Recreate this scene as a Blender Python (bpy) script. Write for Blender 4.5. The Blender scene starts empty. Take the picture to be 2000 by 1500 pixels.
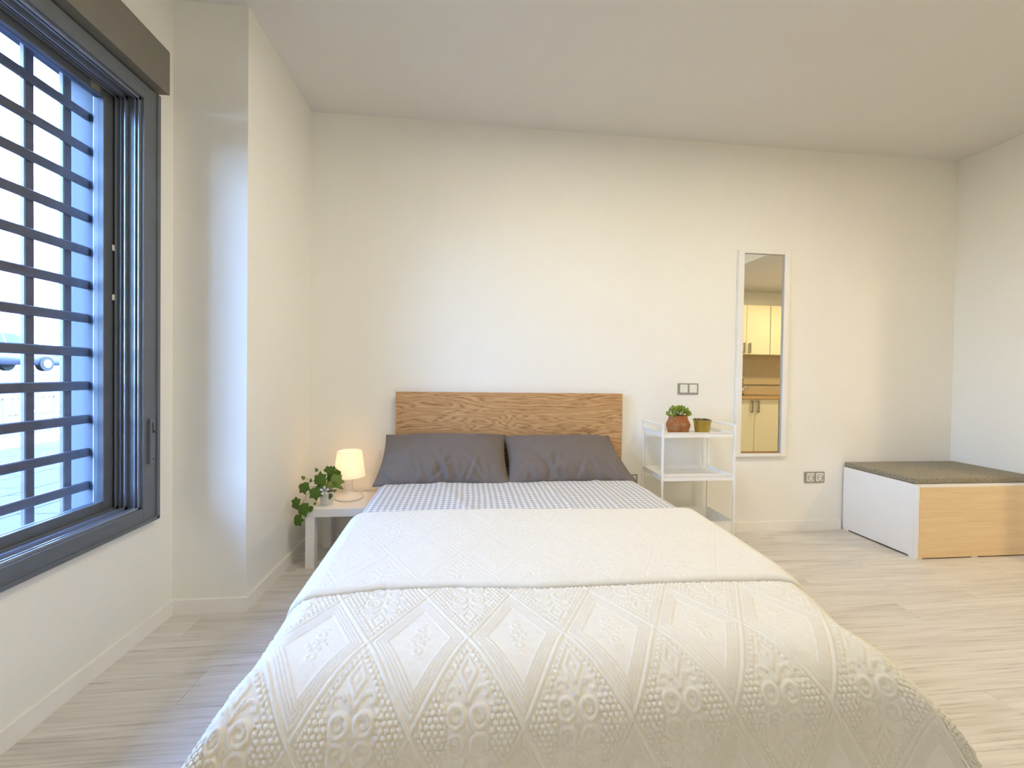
import bpy, bmesh, math, random
import numpy as np
from mathutils import Vector, Matrix
random.seed(7)
PI = math.pi
scene = bpy.context.scene
COL = scene.collection

# ------------------------------------------------------------------ camera
F, CX, CY = 816.4211, 1005.79, 740.58
YAW, PITCH, ROLL = 0.1083, -0.0132, 0.0137
CAM = Vector((0.0, -2.8569, 1.1331))
cyw, syw, cp, sp, cr, sr = math.cos(YAW), math.sin(YAW), math.cos(PITCH), math.sin(PITCH), math.cos(ROLL), math.sin(ROLL)
rgt = Vector((cyw, -syw, 0)); fwd = Vector((syw * cp, cyw * cp, sp)); up = rgt.cross(fwd)
r2 = cr * rgt + sr * up; u2 = -sr * rgt + cr * up
cd = bpy.data.cameras.new('camera'); cam = bpy.data.objects.new('camera', cd); COL.objects.link(cam)
cam.matrix_world = Matrix(((r2.x, u2.x, -fwd.x, CAM.x), (r2.y, u2.y, -fwd.y, CAM.y), (r2.z, u2.z, -fwd.z, CAM.z), (0, 0, 0, 1)))
cd.sensor_fit = 'HORIZONTAL'; cd.sensor_width = 36.0; cd.lens = F / 2000 * 36
cd.shift_x = -(CX - 1000) / 2000; cd.shift_y = (CY - 750) / 2000
cd.clip_start = 0.03; cd.clip_end = 300
scene.camera = cam

# ------------------------------------------------------------------ world, sun, lamps, exposure
SKY = 23.0
w = bpy.data.worlds.new('sky'); scene.world = w; w.use_nodes = True
wn = w.node_tree; wn.nodes.clear()
_o = wn.nodes.new('ShaderNodeOutputWorld'); _b = wn.nodes.new('ShaderNodeBackground')
_t = wn.nodes.new('ShaderNodeTexCoord'); _s = wn.nodes.new('ShaderNodeSeparateXYZ'); _r = wn.nodes.new('ShaderNodeValToRGB')
wn.links.new(_t.outputs['Generated'], _s.inputs[0]); wn.links.new(_s.outputs['Z'], _r.inputs[0])
e = _r.color_ramp.elements
e[0].position = 0.0; e[0].color = (0.46, 0.68, 1.0, 1)
e[1].position = 0.75; e[1].color = (0.20, 0.42, 1.0, 1)
wn.links.new(_r.outputs[0], _b.inputs[0]); _b.inputs[1].default_value = SKY
wn.links.new(_b.outputs[0], _o.inputs[0])

def light(name, kind, loc, energy, color, size=0.3, rot=(0, 0, 0), size_y=None):
    l = bpy.data.lights.new(name, kind); l.energy = energy; l.color = color
    if kind == 'AREA':
        l.size = size
        if size_y: l.shape = 'RECTANGLE'; l.size_y = size_y
        else: l.shape = 'DISK'
    elif kind == 'POINT': l.shadow_soft_size = size
    o = bpy.data.objects.new(name, l); COL.objects.link(o); o.location = loc; o.rotation_euler = rot
    return o
sun = light('sun', 'SUN', (0, 0, 20), 22.0, (1.0, 0.95, 0.86))
sun.data.angle = math.radians(0.6)
sun.rotation_euler = Vector((-0.62, 0.25, -0.75)).to_track_quat('-Z', 'Y').to_euler()
WARM = (1.0, 0.91, 0.72)
DOWNLIGHTS = [('ceiling_lamp', (0.45, -1.42, 2.811), 'recessed round ceiling lamp over the window side of the bed'),
              ('ceiling_lamp', (2.00, -1.50, 2.811), 'recessed round ceiling lamp between the mirror and the bench'),
              ('ceiling_lamp', (0.20, -3.50, 2.811), 'added round ceiling fill lamp, unseen, at the rear of the room beyond the bed foot'),  # unseen lamp added to brighten the bed foot and lower window wall
              ('ceiling_lamp', (4.30, -1.90, 2.42), 'round flush ceiling lamp in the kitchen')]
for (_n, (_x, _y, _z), _l), _e in zip(DOWNLIGHTS, (14, 14, 9, 22)):
    light(_n + '_light', 'AREA', (_x, _y, _z - .055), _e, WARM if _z > 2.5 else (1.0, 0.76, 0.45), 0.16)
scene.view_settings.view_transform = 'Standard'; scene.view_settings.look = 'None'
scene.view_settings.gamma = 1.0; scene.view_settings.use_curve_mapping = False
scene.view_settings.exposure = 0.40
try:
    scene.cycles.max_bounces = 12; scene.cycles.diffuse_bounces = 8; scene.cycles.glossy_bounces = 4
    scene.cycles.transparent_max_bounces = 12; scene.cycles.caustics_reflective = False; scene.cycles.caustics_refractive = False
    scene.cycles.sample_clamp_indirect = 6.0
except Exception: pass

# ------------------------------------------------------------------ materials
def s2l(c):
    return tuple(((x / 255) / 12.92 if x / 255 <= 0.04045 else (((x / 255) + 0.055) / 1.055) ** 2.4) for x in c) + (1.0,)
def nt(name):
    m = bpy.data.materials.new(name); m.use_nodes = True
    n = m.node_tree; return m, n, n.nodes['Principled BSDF']
def N(n, t, **k):
    x = n.nodes.new(t)
    for a, b in k.items(): setattr(x, a, b)
    return x
def coords(n, scale=(1, 1, 1), rand=False):
    tc = N(n, 'ShaderNodeTexCoord'); mp = N(n, 'ShaderNodeMapping'); mp.inputs['Scale'].default_value = scale
    if rand:
        oi = N(n, 'ShaderNodeObjectInfo'); mu = N(n, 'ShaderNodeVectorMath', operation='MULTIPLY_ADD')
        cb = N(n, 'ShaderNodeCombineXYZ')
        for i in range(3): n.links.new(oi.outputs['Random'], cb.inputs[i])
        mu.inputs[1].default_value = (37.0, 53.0, 71.0)
        n.links.new(cb.outputs[0], mu.inputs[0]); n.links.new(tc.outputs['Object'], mu.inputs[2]); n.links.new(mu.outputs[0], mp.inputs[0])
    else: n.links.new(tc.outputs['Object'], mp.inputs[0])
    return mp.outputs[0]
def noise(n, vec, scale, detail=4, rough=0.5, dist=0.0):
    x = N(n, 'ShaderNodeTexNoise'); x.inputs['Scale'].default_value = scale; x.inputs['Detail'].default_value = detail
    x.inputs['Roughness'].default_value = rough; x.inputs['Distortion'].default_value = dist
    n.links.new(vec, x.inputs['Vector']); return x.outputs['Fac']
def ramp(n, fac, stops):
    r = N(n, 'ShaderNodeValToRGB'); el = r.color_ramp.elements
    while len(el) < len(stops): el.new(0.5)
    for i, (p, c) in enumerate(stops): el[i].position = p; el[i].color = c
    n.links.new(fac, r.inputs[0]); return r.outputs[0]
def bump(n, p, fac, strength, dist=0.01, prev=None):
    b = N(n, 'ShaderNodeBump'); b.inputs['Strength'].default_value = strength; b.inputs['Distance'].default_value = dist
    n.links.new(fac, b.inputs['Height'])
    if prev: n.links.new(prev, b.inputs['Normal'])
    n.links.new(b.outputs[0], p.inputs['Normal']); return b.outputs[0]
def simple(name, rgb, rough=0.5, metal=0.0, spread=0.03, nscale=8.0, bstr=0.0, bscale=200.0, bdist=0.002, spec=None, scale=(1, 1, 1)):
    m, n, p = nt(name); v = coords(n, scale)
    c = s2l(rgb); lo = tuple(max(0, x * (1 - spread)) for x in c[:3]) + (1,); hi = tuple(min(1, x * (1 + spread)) for x in c[:3]) + (1,)
    n.links.new(ramp(n, noise(n, v, nscale), [(0.3, lo), (0.7, hi)]), p.inputs['Base Color'])
    p.inputs['Roughness'].default_value = rough; p.inputs['Metallic'].default_value = metal
    if spec is not None: p.inputs['Specular IOR Level'].default_value = spec
    if bstr: bump(n, p, noise(n, v, bscale, 2), bstr, bdist)
    return m
M = {}
M['wall'] = simple('painted_wall', (240, 240, 235), 0.75, spread=0.01, nscale=3, bstr=0.05, bscale=90, spec=0.15)
M['ceil'] = simple('painted_ceiling', (226, 226, 224), 0.9, spread=0.01, nscale=3, bstr=0.04, bscale=90, spec=0.1)
M['skirt'] = simple('white_lacquered_skirting', (240, 239, 236), 0.4, spread=0.02, nscale=12)
M['white'] = simple('white_lacquer', (238, 238, 237), 0.35, spread=0.01)
M['whitemetal'] = simple('white_powder_coat', (240, 240, 236), 0.4, spread=0.01)
M['anthracite'] = simple('anthracite_aluminium', (108, 114, 122), 0.42, metal=0.25, spread=0.05, nscale=20)
M['track'] = simple('highlight_toned_track', (168, 178, 196), 0.3, metal=0.6, spread=0.05, nscale=20)  # pale tone stands in for highlights on the metallic track ribs
M['boxgrey'] = simple('grey_shutter_box', (122, 118, 108), 0.55, spread=0.03, nscale=20, bstr=0.05, bscale=300)
M['grille'] = simple('dark_painted_steel', (112, 106, 110), 0.5, metal=0.2, spread=0.12, nscale=30, bstr=0.2, bscale=120)  # tone lightened to imitate bloom from the bright street
M['black'] = simple('black_rubber', (22, 22, 22), 0.6)
M['rubber'] = M['black']
M['chrome'] = simple('brushed_steel', (205, 203, 196), 0.22, metal=1.0, spread=0.03)
M['nickel'] = simple('satin_nickel', (150, 140, 115), 0.35, metal=0.9, spread=0.05)
M['socketgrey'] = simple('grey_plastic', (150, 148, 138), 0.4)
M['socketwhite'] = simple('white_plastic', (232, 232, 228), 0.35)
M['dark'] = simple('dark_slot', (40, 38, 36), 0.6)
M['taupe'] = simple('taupe_base_fabric', (150, 132, 112), 0.95, spread=0.08, nscale=60, bstr=0.3, bscale=500)
M['mattress'] = simple('mattress_ticking', (225, 224, 222), 0.9)
M['potwhite'] = simple('white_ceramic', (225, 228, 228), 0.3)
M['soil'] = simple('potting_soil', (52, 40, 30), 1.0, spread=0.4, nscale=60, bstr=0.8, bscale=80, bdist=0.01)
M['stem'] = simple('ivy_stem', (150, 112, 92), 0.6, spread=0.15, nscale=40)
M['petal'] = simple('white_petal', (235, 233, 245), 0.6)
M['brass'] = simple('aged_brass', (176, 150, 70), 0.32, metal=0.75, spread=0.25, nscale=18, bstr=0.1, bscale=60)
M['kdoor'] = simple('cream_kitchen_front', (226, 220, 190), 0.35, spread=0.01)
M['ktop'] = simple('beech_worktop', (196, 158, 106), 0.4, spread=0.12, nscale=6, scale=(1, 12, 12))
M['ktile'] = simple('beige_splashback', (205, 186, 148), 0.35, spread=0.03)
M['steel'] = simple('sink_steel', (170, 160, 145), 0.25, metal=1.0, spread=0.05)
M['stone'] = simple('street_paving', (66, 62, 70), 0.85, spread=0.10, nscale=5, bstr=0.3, bscale=60)
M['kerb'] = simple('pale_kerb', (112, 108, 104), 0.8, spread=0.06, nscale=5)
M['asphalt'] = simple('street_asphalt', (56, 57, 66), 0.9, spread=0.12, nscale=2, bstr=0.3, bscale=90)
M['paint'] = simple('road_paint', (200, 200, 200), 0.7)
M['facade'] = simple('cream_facade', (236, 232, 224), 0.85, spread=0.03, nscale=2)
M['outer'] = simple('grey_outer_render', (98, 102, 110), 0.85, spread=0.03, nscale=2, bstr=0.1, bscale=60)
M['shutter'] = simple('mauve_shutter', (120, 92, 118), 0.7)
M['overexposed_pane'] = simple('overexposed_window_white', (228, 228, 226), 0.7)  # near-white base imitates overexposure of the windows opposite
M['carpaint'] = simple('silver_car_paint', (84, 90, 106), 0.35, metal=0.4)
M['carglass'] = simple('dark_car_glass', (32, 38, 52), 0.08)
M['lampglow'] = None

def m_emit(name, rgb, strength, base=(240, 236, 225)):
    m, n, p = nt(name); p.inputs['Base Color'].default_value = s2l(base)
    p.inputs['Emission Color'].default_value = s2l(rgb); p.inputs['Emission Strength'].default_value = strength; return m
M['diffuser'] = m_emit('lamp_diffuser', (255, 226, 180), 4.0)
M['bulb'] = m_emit('warm_bulb', (255, 205, 140), 6.0)
def m_shade():
    m, n, p = nt('translucent_lamp_shade')
    p.inputs['Base Color'].default_value = s2l((250, 236, 218)); p.inputs['Roughness'].default_value = 0.5
    p.inputs['Emission Color'].default_value = s2l((255, 232, 208)); p.inputs['Emission Strength'].default_value = 0.40
    tr = N(n, 'ShaderNodeBsdfTranslucent'); tr.inputs[0].default_value = s2l((250, 240, 226))
    mx = N(n, 'ShaderNodeMixShader'); mx.inputs[0].default_value = 0.45
    out = n.nodes['Material Output']
    n.links.new(p.outputs[0], mx.inputs[1]); n.links.new(tr.outputs[0], mx.inputs[2]); n.links.new(mx.outputs[0], out.inputs[0]); return m
M['shade'] = m_shade()
def m_glass():
    m, n, p = nt('window_glass'); n.nodes.remove(p)
    out = n.nodes['Material Output']; t = N(n, 'ShaderNodeBsdfTransparent'); t.inputs[0].default_value = (0.93, 0.96, 0.98, 1)
    g = N(n, 'ShaderNodeBsdfGlossy'); g.inputs['Roughness'].default_value = 0.02
    fr = N(n, 'ShaderNodeLayerWeight'); fr.inputs[0].default_value = 0.12
    mx = N(n, 'ShaderNodeMixShader'); n.links.new(fr.outputs['Fresnel'], mx.inputs[0]); n.links.new(t.outputs[0], mx.inputs[1]); n.links.new(g.outputs[0], mx.inputs[2])
    n.links.new(mx.outputs[0], out.inputs[0]); return m
M['glass'] = m_glass()
def m_mirror():
    m, n, p = nt('mirror_silver'); p.inputs['Base Color'].default_value = (0.86, 0.87, 0.84, 1); p.inputs['Metallic'].default_value = 1.0
    p.inputs['Roughness'].default_value = 0.0; return m
M['mirror'] = m_mirror()
def m_floor():
    m, n, p = nt('whitewashed_laminate'); 
    v = coords(n, (0.55, 5.5, 1), rand=True); v2 = coords(n, (1.1, 34, 1), rand=True)
    a = noise(n, v, 2.0, 5, 0.6, 0.25); b = noise(n, v2, 2.6, 5, 0.65, 0.1)
    ca = ramp(n, a, [(0.28, s2l((196, 190, 182))), (0.5, s2l((215, 211, 205))), (0.8, s2l((226, 224, 220)))])
    cb = ramp(n, b, [(0.30, (0.52, 0.50, 0.48, 1)), (0.43, (0.86, 0.85, 0.84, 1)), (0.58, (1, 1, 1, 1))])
    mx = N(n, 'ShaderNodeMix', data_type='RGBA', blend_type='MULTIPLY'); mx.inputs[0].default_value = 0.75
    n.links.new(ca, mx.inputs[6]); n.links.new(cb, mx.inputs[7])
    oi = N(n, 'ShaderNodeObjectInfo'); hs = N(n, 'ShaderNodeHueSaturation'); mr = N(n, 'ShaderNodeMapRange')
    mr.inputs['To Min'].default_value = 0.985; mr.inputs['To Max'].default_value = 1.01
    n.links.new(oi.outputs['Random'], mr.inputs[0]); n.links.new(mr.outputs[0], hs.inputs['Value']); n.links.new(mx.outputs[2], hs.inputs['Color'])
    n.links.new(hs.outputs[0], p.inputs['Base Color']); p.inputs['Roughness'].default_value = 0.42
    bump(n, p, b, 0.12, 0.003); return m
M['floor'] = m_floor()
def m_oak(name, dark, mid, lite, k=1.0):
    m, n, p = nt(name)
    v = coords(n, (0.62, 1.0, 5.2))
    big = noise(n, v, 2.1 * k, 2, 0.4, 0.35)                     # cathedral figure = iso-lines of a soft field
    ml = N(n, 'ShaderNodeMath', operation='MULTIPLY'); ml.inputs[1].default_value = 20.0
    n.links.new(big, ml.inputs[0])
    vz = coords(n, (6, 6, 60)); fz = noise(n, vz, 2.0, 3)
    ad = N(n, 'ShaderNodeMath', operation='MULTIPLY_ADD'); ad.inputs[1].default_value = 0.9; n.links.new(fz, ad.inputs[0]); n.links.new(ml.outputs[0], ad.inputs[2])
    fr = N(n, 'ShaderNodeMath', operation='PINGPONG'); fr.inputs[1].default_value = 0.5; n.links.new(ad.outputs[0], fr.inputs[0])
    c1 = ramp(n, fr.outputs[0], [(0.0, s2l(dark)), (0.14, s2l(mid)), (0.5, s2l(lite))])
    vf = coords(n, (7, 7, 260)); fine = noise(n, vf, 1.5, 3, 0.6)
    c2 = ramp(n, fine, [(0.35, (0.78, 0.76, 0.74, 1)), (0.6, (1, 1, 1, 1))])
    mx = N(n, 'ShaderNodeMix', data_type='RGBA', blend_type='MULTIPLY'); mx.inputs[0].default_value = 0.6
    n.links.new(c1, mx.inputs[6]); n.links.new(c2, mx.inputs[7]); n.links.new(mx.outputs[2], p.inputs['Base Color'])
    p.inputs['Roughness'].default_value = 0.5; bump(n, p, fine, 0.12, 0.002); return m
M['oak'] = m_oak('oak_veneer', (152, 110, 68), (188, 144, 96), (206, 166, 118))
M['oakedge'] = simple('oak_edge_band', (150, 110, 74), 0.5, spread=0.1, nscale=20)
def m_birch():
    m, n, p = nt('pale_oak_foil'); v = coords(n, (1.2, 1, 16)); v2 = coords(n, (3, 1, 90))
    a = noise(n, v, 2.0, 4, 0.5, 0.4); b = noise(n, v2, 2.0, 3)
    ca = ramp(n, a, [(0.3, s2l((226, 198, 152))), (0.7, s2l((236, 211, 168)))])
    cb = ramp(n, b, [(0.35, (0.93, 0.92, 0.9, 1)), (0.6, (1, 1, 1, 1))])
    mx = N(n, 'ShaderNodeMix', data_type='RGBA', blend_type='MULTIPLY'); mx.inputs[0].default_value = 0.8
    n.links.new(ca, mx.inputs[6]); n.links.new(cb, mx.inputs[7]); n.links.new(mx.outputs[2], p.inputs['Base Color']); p.inputs['Roughness'].default_value = 0.45
    return m
M['birch'] = m_birch()
def m_fabric(name, rgb, spread=0.06, ns=120, bs=0.25, bsc=700, rough=0.95):
    m, n, p = nt(name); v = coords(n)
    c = s2l(rgb); lo = tuple(x * (1 - spread) for x in c[:3]) + (1,); hi = tuple(min(1, x * (1 + spread)) for x in c[:3]) + (1,)
    n.links.new(ramp(n, noise(n, v, ns, 3), [(0.35, lo), (0.65, hi)]), p.inputs['Base Color'])
    p.inputs['Roughness'].default_value = rough; p.inputs['Specular IOR Level'].default_value = 0.15
    p.inputs['Sheen Weight'].default_value = 0.08
    bump(n, p, noise(n, v, bsc, 2), bs, 0.001); return m
M['spread'] = m_fabric('cream_matelasse', (217, 212, 199), 0.02, 60, 0.25, 520)
M['pillow'] = m_fabric('charcoal_cotton', (112, 103, 97), 0.05, 300, 0.15, 900, 0.8)
M['cushion'] = m_fabric('speckled_grey_felt', (142, 134, 116), 0.35, 130, 0.5, 260)
def m_gingham():
    m, n, p = nt('grey_white_gingham'); tc = N(n, 'ShaderNodeTexCoord'); sx = N(n, 'ShaderNodeSeparateXYZ'); n.links.new(tc.outputs['UV'], sx.inputs[0])
    def stripe(o):
        a = N(n, 'ShaderNodeMath', operation='PINGPONG'); a.inputs[1].default_value = 0.5; n.links.new(o, a.inputs[0])
        b = N(n, 'ShaderNodeMapRange'); b.inputs['From Min'].default_value = 0.21; b.inputs['From Max'].default_value = 0.29; n.links.new(a.outputs[0], b.inputs[0]); return b.outputs[0]
    ad = N(n, 'ShaderNodeMath', operation='ADD'); n.links.new(stripe(sx.outputs[0]), ad.inputs[0]); n.links.new(stripe(sx.outputs[1]), ad.inputs[1])
    hf = N(n, 'ShaderNodeMath', operation='MULTIPLY'); hf.inputs[1].default_value = 0.5; n.links.new(ad.outputs[0], hf.inputs[0])
    n.links.new(ramp(n, hf.outputs[0], [(0.0, s2l((222, 221, 219))), (0.5, s2l((194, 192, 190))), (1.0, s2l((164, 162, 161)))]), p.inputs['Base Color'])
    p.inputs['Roughness'].default_value = 0.9; p.inputs['Specular IOR Level'].default_value = 0.1
    bump(n, p, noise(n, coords(n), 500, 2), 0.2, 0.001); return m
M['gingham'] = m_gingham()
def m_leaf(name, dark, lite, vein=None):
    m, n, p = nt(name); v = coords(n, rand=True)
    n.links.new(ramp(n, noise(n, v, 30, 3), [(0.3, s2l(dark)), (0.7, s2l(lite))]), p.inputs['Base Color'])
    p.inputs['Roughness'].default_value = 0.45; return m
M['ivy'] = m_leaf('ivy_leaf', (40, 78, 14), (92, 130, 34))
M['ivylight'] = m_leaf('young_ivy_leaf', (84, 112, 34), (140, 152, 66))
M['succ'] = m_leaf('succulent_leaf', (74, 106, 22), (160, 178, 66))
M['echev'] = m_leaf('grey_rosette_leaf', (96, 100, 84), (150, 150, 134))
def m_terra():
    m, n, p = nt('weathered_terracotta'); v = coords(n)
    n.links.new(ramp(n, noise(n, v, 26, 4, 0.6), [(0.3, s2l((132, 76, 34))), (0.5, s2l((154, 96, 52))), (0.72, s2l((150, 122, 90)))]), p.inputs['Base Color'])
    p.inputs['Roughness'].default_value = 0.8; bump(n, p, noise(n, v, 90, 3), 0.3, 0.003); return m
M['terra'] = m_terra()

# ------------------------------------------------------------------ mesh helpers
def tag(o, label=None, cat=None, group=None, kind=None):
    if label: o['label'] = label
    if cat: o['category'] = cat
    if group: o['group'] = group
    if kind: o['kind'] = kind
    return o
def thing(name, loc, label, cat, group=None):
    o = bpy.data.objects.new(name, None); COL.objects.link(o); o.location = loc; o.empty_display_size = 0.05
    return tag(o, label, cat, group)
def obj(name, bm, mat, parent=None, smooth=False, label=None, kind=None, loc=None):
    me = bpy.data.meshes.new(name)
    if parent is not None or loc is not None:
        off = Vector(loc) if loc is not None else Vector((0, 0, 0))
        p = parent
        base = Vector((0, 0, 0))
        while p is not None: base += Vector(p.location); p = p.parent
        for v in bm.verts: v.co -= base + off if parent is not None else off
    bmesh.ops.recalc_face_normals(bm, faces=bm.faces[:])
    bm.to_mesh(me); bm.free()
    if smooth:
        for f in me.polygons: f.use_smooth = True
    if mat: me.materials.append(mat)
    o = bpy.data.objects.new(name, me); COL.objects.link(o)
    if loc is not None: o.location = loc
    if parent is not None: o.parent = parent
    if label: o['label'] = label
    if kind: o['kind'] = kind
    return o
def nb(): return bmesh.new()
def box(bm, x0, x1, y0, y1, z0, z1, bev=0.0, seg=1, rot=None):
    r = bmesh.ops.create_cube(bm, size=1.0); vs = r['verts']
    bmesh.ops.scale(bm, vec=(abs(x1 - x0), abs(y1 - y0), abs(z1 - z0)), verts=vs)
    if rot: bmesh.ops.rotate(bm, cent=(0, 0, 0), matrix=rot, verts=vs)
    bmesh.ops.translate(bm, vec=((x0 + x1) / 2, (y0 + y1) / 2, (z0 + z1) / 2), verts=vs)
    if bev:
        es = list({e for v in vs for e in v.link_edges})
        bmesh.ops.bevel(bm, geom=es, offset=bev, segments=seg, affect='EDGES', profile=0.5)
    return bm
def bx(*a, **k): return box(nb(), *a, **k)
def cyl(bm, p, q, r, r1=None, n=16):
    p, q = Vector(p), Vector(q); d = q - p
    m = Matrix.Translation((p + q) / 2) @ d.to_track_quat('Z', 'Y').to_matrix().to_4x4()
    bmesh.ops.create_cone(bm, cap_ends=True, segments=n, radius1=r, radius2=r if r1 is None else r1, depth=d.length, matrix=m); return bm
def lathe(bm, prof, c, n=32, cap=False):
    rings = []
    for r, z in prof:
        rings.append([bm.verts.new((c[0] + r * math.cos(2 * PI * i / n), c[1] + r * math.sin(2 * PI * i / n), c[2] + z)) for i in range(n)])
    for a, b in zip(rings, rings[1:]):
        for i in range(n): bm.faces.new((a[i], a[(i + 1) % n], b[(i + 1) % n], b[i]))
    if cap:
        bm.faces.new(rings[0]); bm.faces.new(rings[-1])
    return bm
def tube(bm, pts, r, n=8):
    pts = [Vector(p) for p in pts]; rings = []
    for i, p in enumerate(pts):
        t = (pts[min(i + 1, len(pts) - 1)] - pts[max(i - 1, 0)]).normalized()
        a = t.orthogonal().normalized(); b = t.cross(a)
        if i and rings:
            a0 = (rings[-1][0].co - pts[i - 1]); a = (a0 - t * a0.dot(t)).normalized(); b = t.cross(a)
        rr = r[i] if isinstance(r, (list, tuple)) else r
        rings.append([bm.verts.new(p + a * rr * math.cos(2 * PI * k / n) + b * rr * math.sin(2 * PI * k / n)) for k in range(n)])
    for A, B in zip(rings, rings[1:]):
        for k in range(n): bm.faces.new((A[k], A[(k + 1) % n], B[(k + 1) % n], B[k]))
    bm.faces.new(rings[0]); bm.faces.new(rings[-1]); return bm
def grid_mesh(name, P, mat, parent, uv=None, thick=None, label=None, closed=False):
    """P: (nb, na, 3) world coordinates -> one smooth mesh"""
    h, wd = P.shape[:2]
    p = parent; base = np.zeros(3)
    while p is not None: base = base + np.array(p.location); p = p.parent
    V = (P - base).reshape(-1, 3).astype(np.float32)
    i = np.arange(h * wd).reshape(h, wd)
    q = np.stack([i[:-1, :-1], i[:-1, 1:], i[1:, 1:], i[1:, :-1]], -1).reshape(-1, 4)
    me = bpy.data.meshes.new(name)
    me.vertices.add(len(V)); me.vertices.foreach_set('co', V.ravel())
    me.loops.add(q.size); me.loops.foreach_set('vertex_index', q.ravel().astype(np.int32))
    me.polygons.add(len(q)); me.polygons.foreach_set('loop_start', np.arange(0, q.size, 4, dtype=np.int32)); me.polygons.foreach_set('loop_total', np.full(len(q), 4, np.int32))
    me.polygons.foreach_set('use_smooth', np.ones(len(q), bool))
    if uv is not None:
        l = me.uv_layers.new(name='UVMap'); U = uv.reshape(-1, 2)[q.ravel()].astype(np.float32); l.data.foreach_set('uv', U.ravel())
    me.update(calc_edges=True); me.materials.append(mat)
    o = bpy.data.objects.new(name, me); COL.objects.link(o)
    if parent is not None: o.parent = parent
    if label: o['label'] = label
    if thick:
        md = o.modifiers.new('thickness', 'SOLIDIFY'); md.thickness = thick; md.offset = -1
    return o
def struct(name, bm, mat, parent=None):
    o = obj(name, bm, mat, parent)
    if parent is None: o['kind'] = 'structure'
    return o

# ------------------------------------------------------------------ room dimensions
XW, YN, XN, XR, H = -1.356, -0.779, -1.035, 3.724, 2.811
YB = -3.12; XK = 6.0; T = 0.33
FR_Z0, FR_Y1 = 0.487, -0.895
OY0, OY1, OZ0, OZ1 = -2.42, -0.91, 0.50, 2.33      # opening in the window wall

# floor
struct('floor', bx(XW - T, XK + .1, -4.7, 0.1, -0.10, -0.012), M['skirt'])
floor = bpy.data.objects['floor']
pw, pl = 0.192, 1.285; row = 0; y = -0.004
while y > -4.59:
    y0 = max(y - pw, -4.6)
    x = XW - [0.35, 0.9, 0.1, 0.62, 1.13][row % 5] * 1.0
    xe = XK if y0 >= YB - .001 else 2.45
    if y > YB > y0: xe = XK
    while x < xe:
        a, b = max(x, XW), min(x + pl, xe)
        if b - a > 0.03:
            bm = nb(); g = 0.0003
            box(bm, a + g, b - g, y0 + g, y - g, -0.012, 0.0)
            top = [e_ for e_ in bm.edges if all(v.co.z > -0.001 for v in e_.verts)]
            bmesh.ops.bevel(bm, geom=top, offset=0.0006, segments=1, affect='EDGES')
            obj('plank', bm, M['floor'], floor)
        x += pl
    y -= pw; row += 1
# walls
struct('wall_back', bx(XN - .1, XK + .1, 0.0, 0.12, -0.02, H + .05), M['wall'])
bm = nb(); XO = XW - .225
box(bm, XW - T, XO, -4.7, YN, -0.1, OZ0); box(bm, XW - T, XO, -4.7, YN, OZ1, H + .05)
box(bm, XW - T, XO, -4.7, OY0, OZ0, OZ1); box(bm, XW - T, XO, OY1, YN, OZ0, OZ1)
struct('wall_window_outer', bm, M['outer'])
bm = nb()
box(bm, XO, XW, -4.7, YN, -0.1, OZ0); box(bm, XO, XW, -4.7, YN, OZ1, H + .05)
box(bm, XO, XW, -4.7, OY0, OZ0, OZ1); box(bm, XO, XW, OY1, YN, OZ0, OZ1)
struct('wall_window', bm, M['wall'])
struct('wall_column', bx(XW - T, XN, YN, 0.12, -0.1, H + .05), M['wall'])
struct('wall_right', bx(XR, XR + .12, -1.0, 0.0, -0.02, H + .05), M['wall'])
struct('wall_recess', bx(XR + .12, XK + .1, -1.0, -0.9, -0.02, H + .05), M['wall'])
struct('wall_kitchen', bx(2.45, XK + .1, YB - .12, YB, -0.1, H + .05), M['wall'])
struct('wall_rear_added', bx(2.45, 2.57, -4.6, YB - .12, -0.1, H + .05), M['wall'])  # unseen side wall, added with the deeper rear to cut bounce light
struct('wall_rear', bx(XW - T, 2.57, -4.72, -4.6, -0.1, H + .05), M['wall'])  # unseen, set further back so less light bounces onto the bed foot
struct('wall_far_right', bx(XK, XK + .12, YB, 0.0, -0.02, H + .05), M['wall'])
struct('ceiling', bx(XW - T, XK + .12, -4.72, 0.12, H, H + .15), M['ceil'])
struct('ceiling_lowered', bx(3.10, XK, YB, -1.0, 2.42, H), M['ceil'])
struct('wall_upper_facade', bx(XW - T - .02, XW - T + .25, -14.0, 14.0, H + .15, 5.6), M['facade'])
struct('wall_facade_left', bx(XW - T - .02, XW - T + .25, 0.12, 14.0, -0.1, H + .15), M['facade'])
struct('wall_facade_right', bx(XW - T - .02, XW - T + .25, -14.0, -4.72, -0.1, H + .15), M['facade'])
# baseboards
def skirting(name, x0, x1, y0, y1, h=0.073):
    bm = bx(x0, x1, y0, y1, 0.0, h)
    top = [e_ for e_ in bm.edges if all(v.co.z > h - .001 for v in e_.verts)]
    bmesh.ops.bevel(bm, geom=top, offset=0.005, segments=2, affect='EDGES'); struct(name, bm, M['skirt'])
skirting('baseboard_back', XN, 2.79, -0.012, 0.0)
skirting('baseboard_niche', XN, XN + .012, YN - .012, -0.012)
skirting('baseboard_column', XW, XN, YN - .012, YN)
skirting('baseboard_window', XW, XW + .012, -4.6, YN - .012)
skirting('baseboard_right', XR - .012, XR, -1.0, -0.56)

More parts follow.
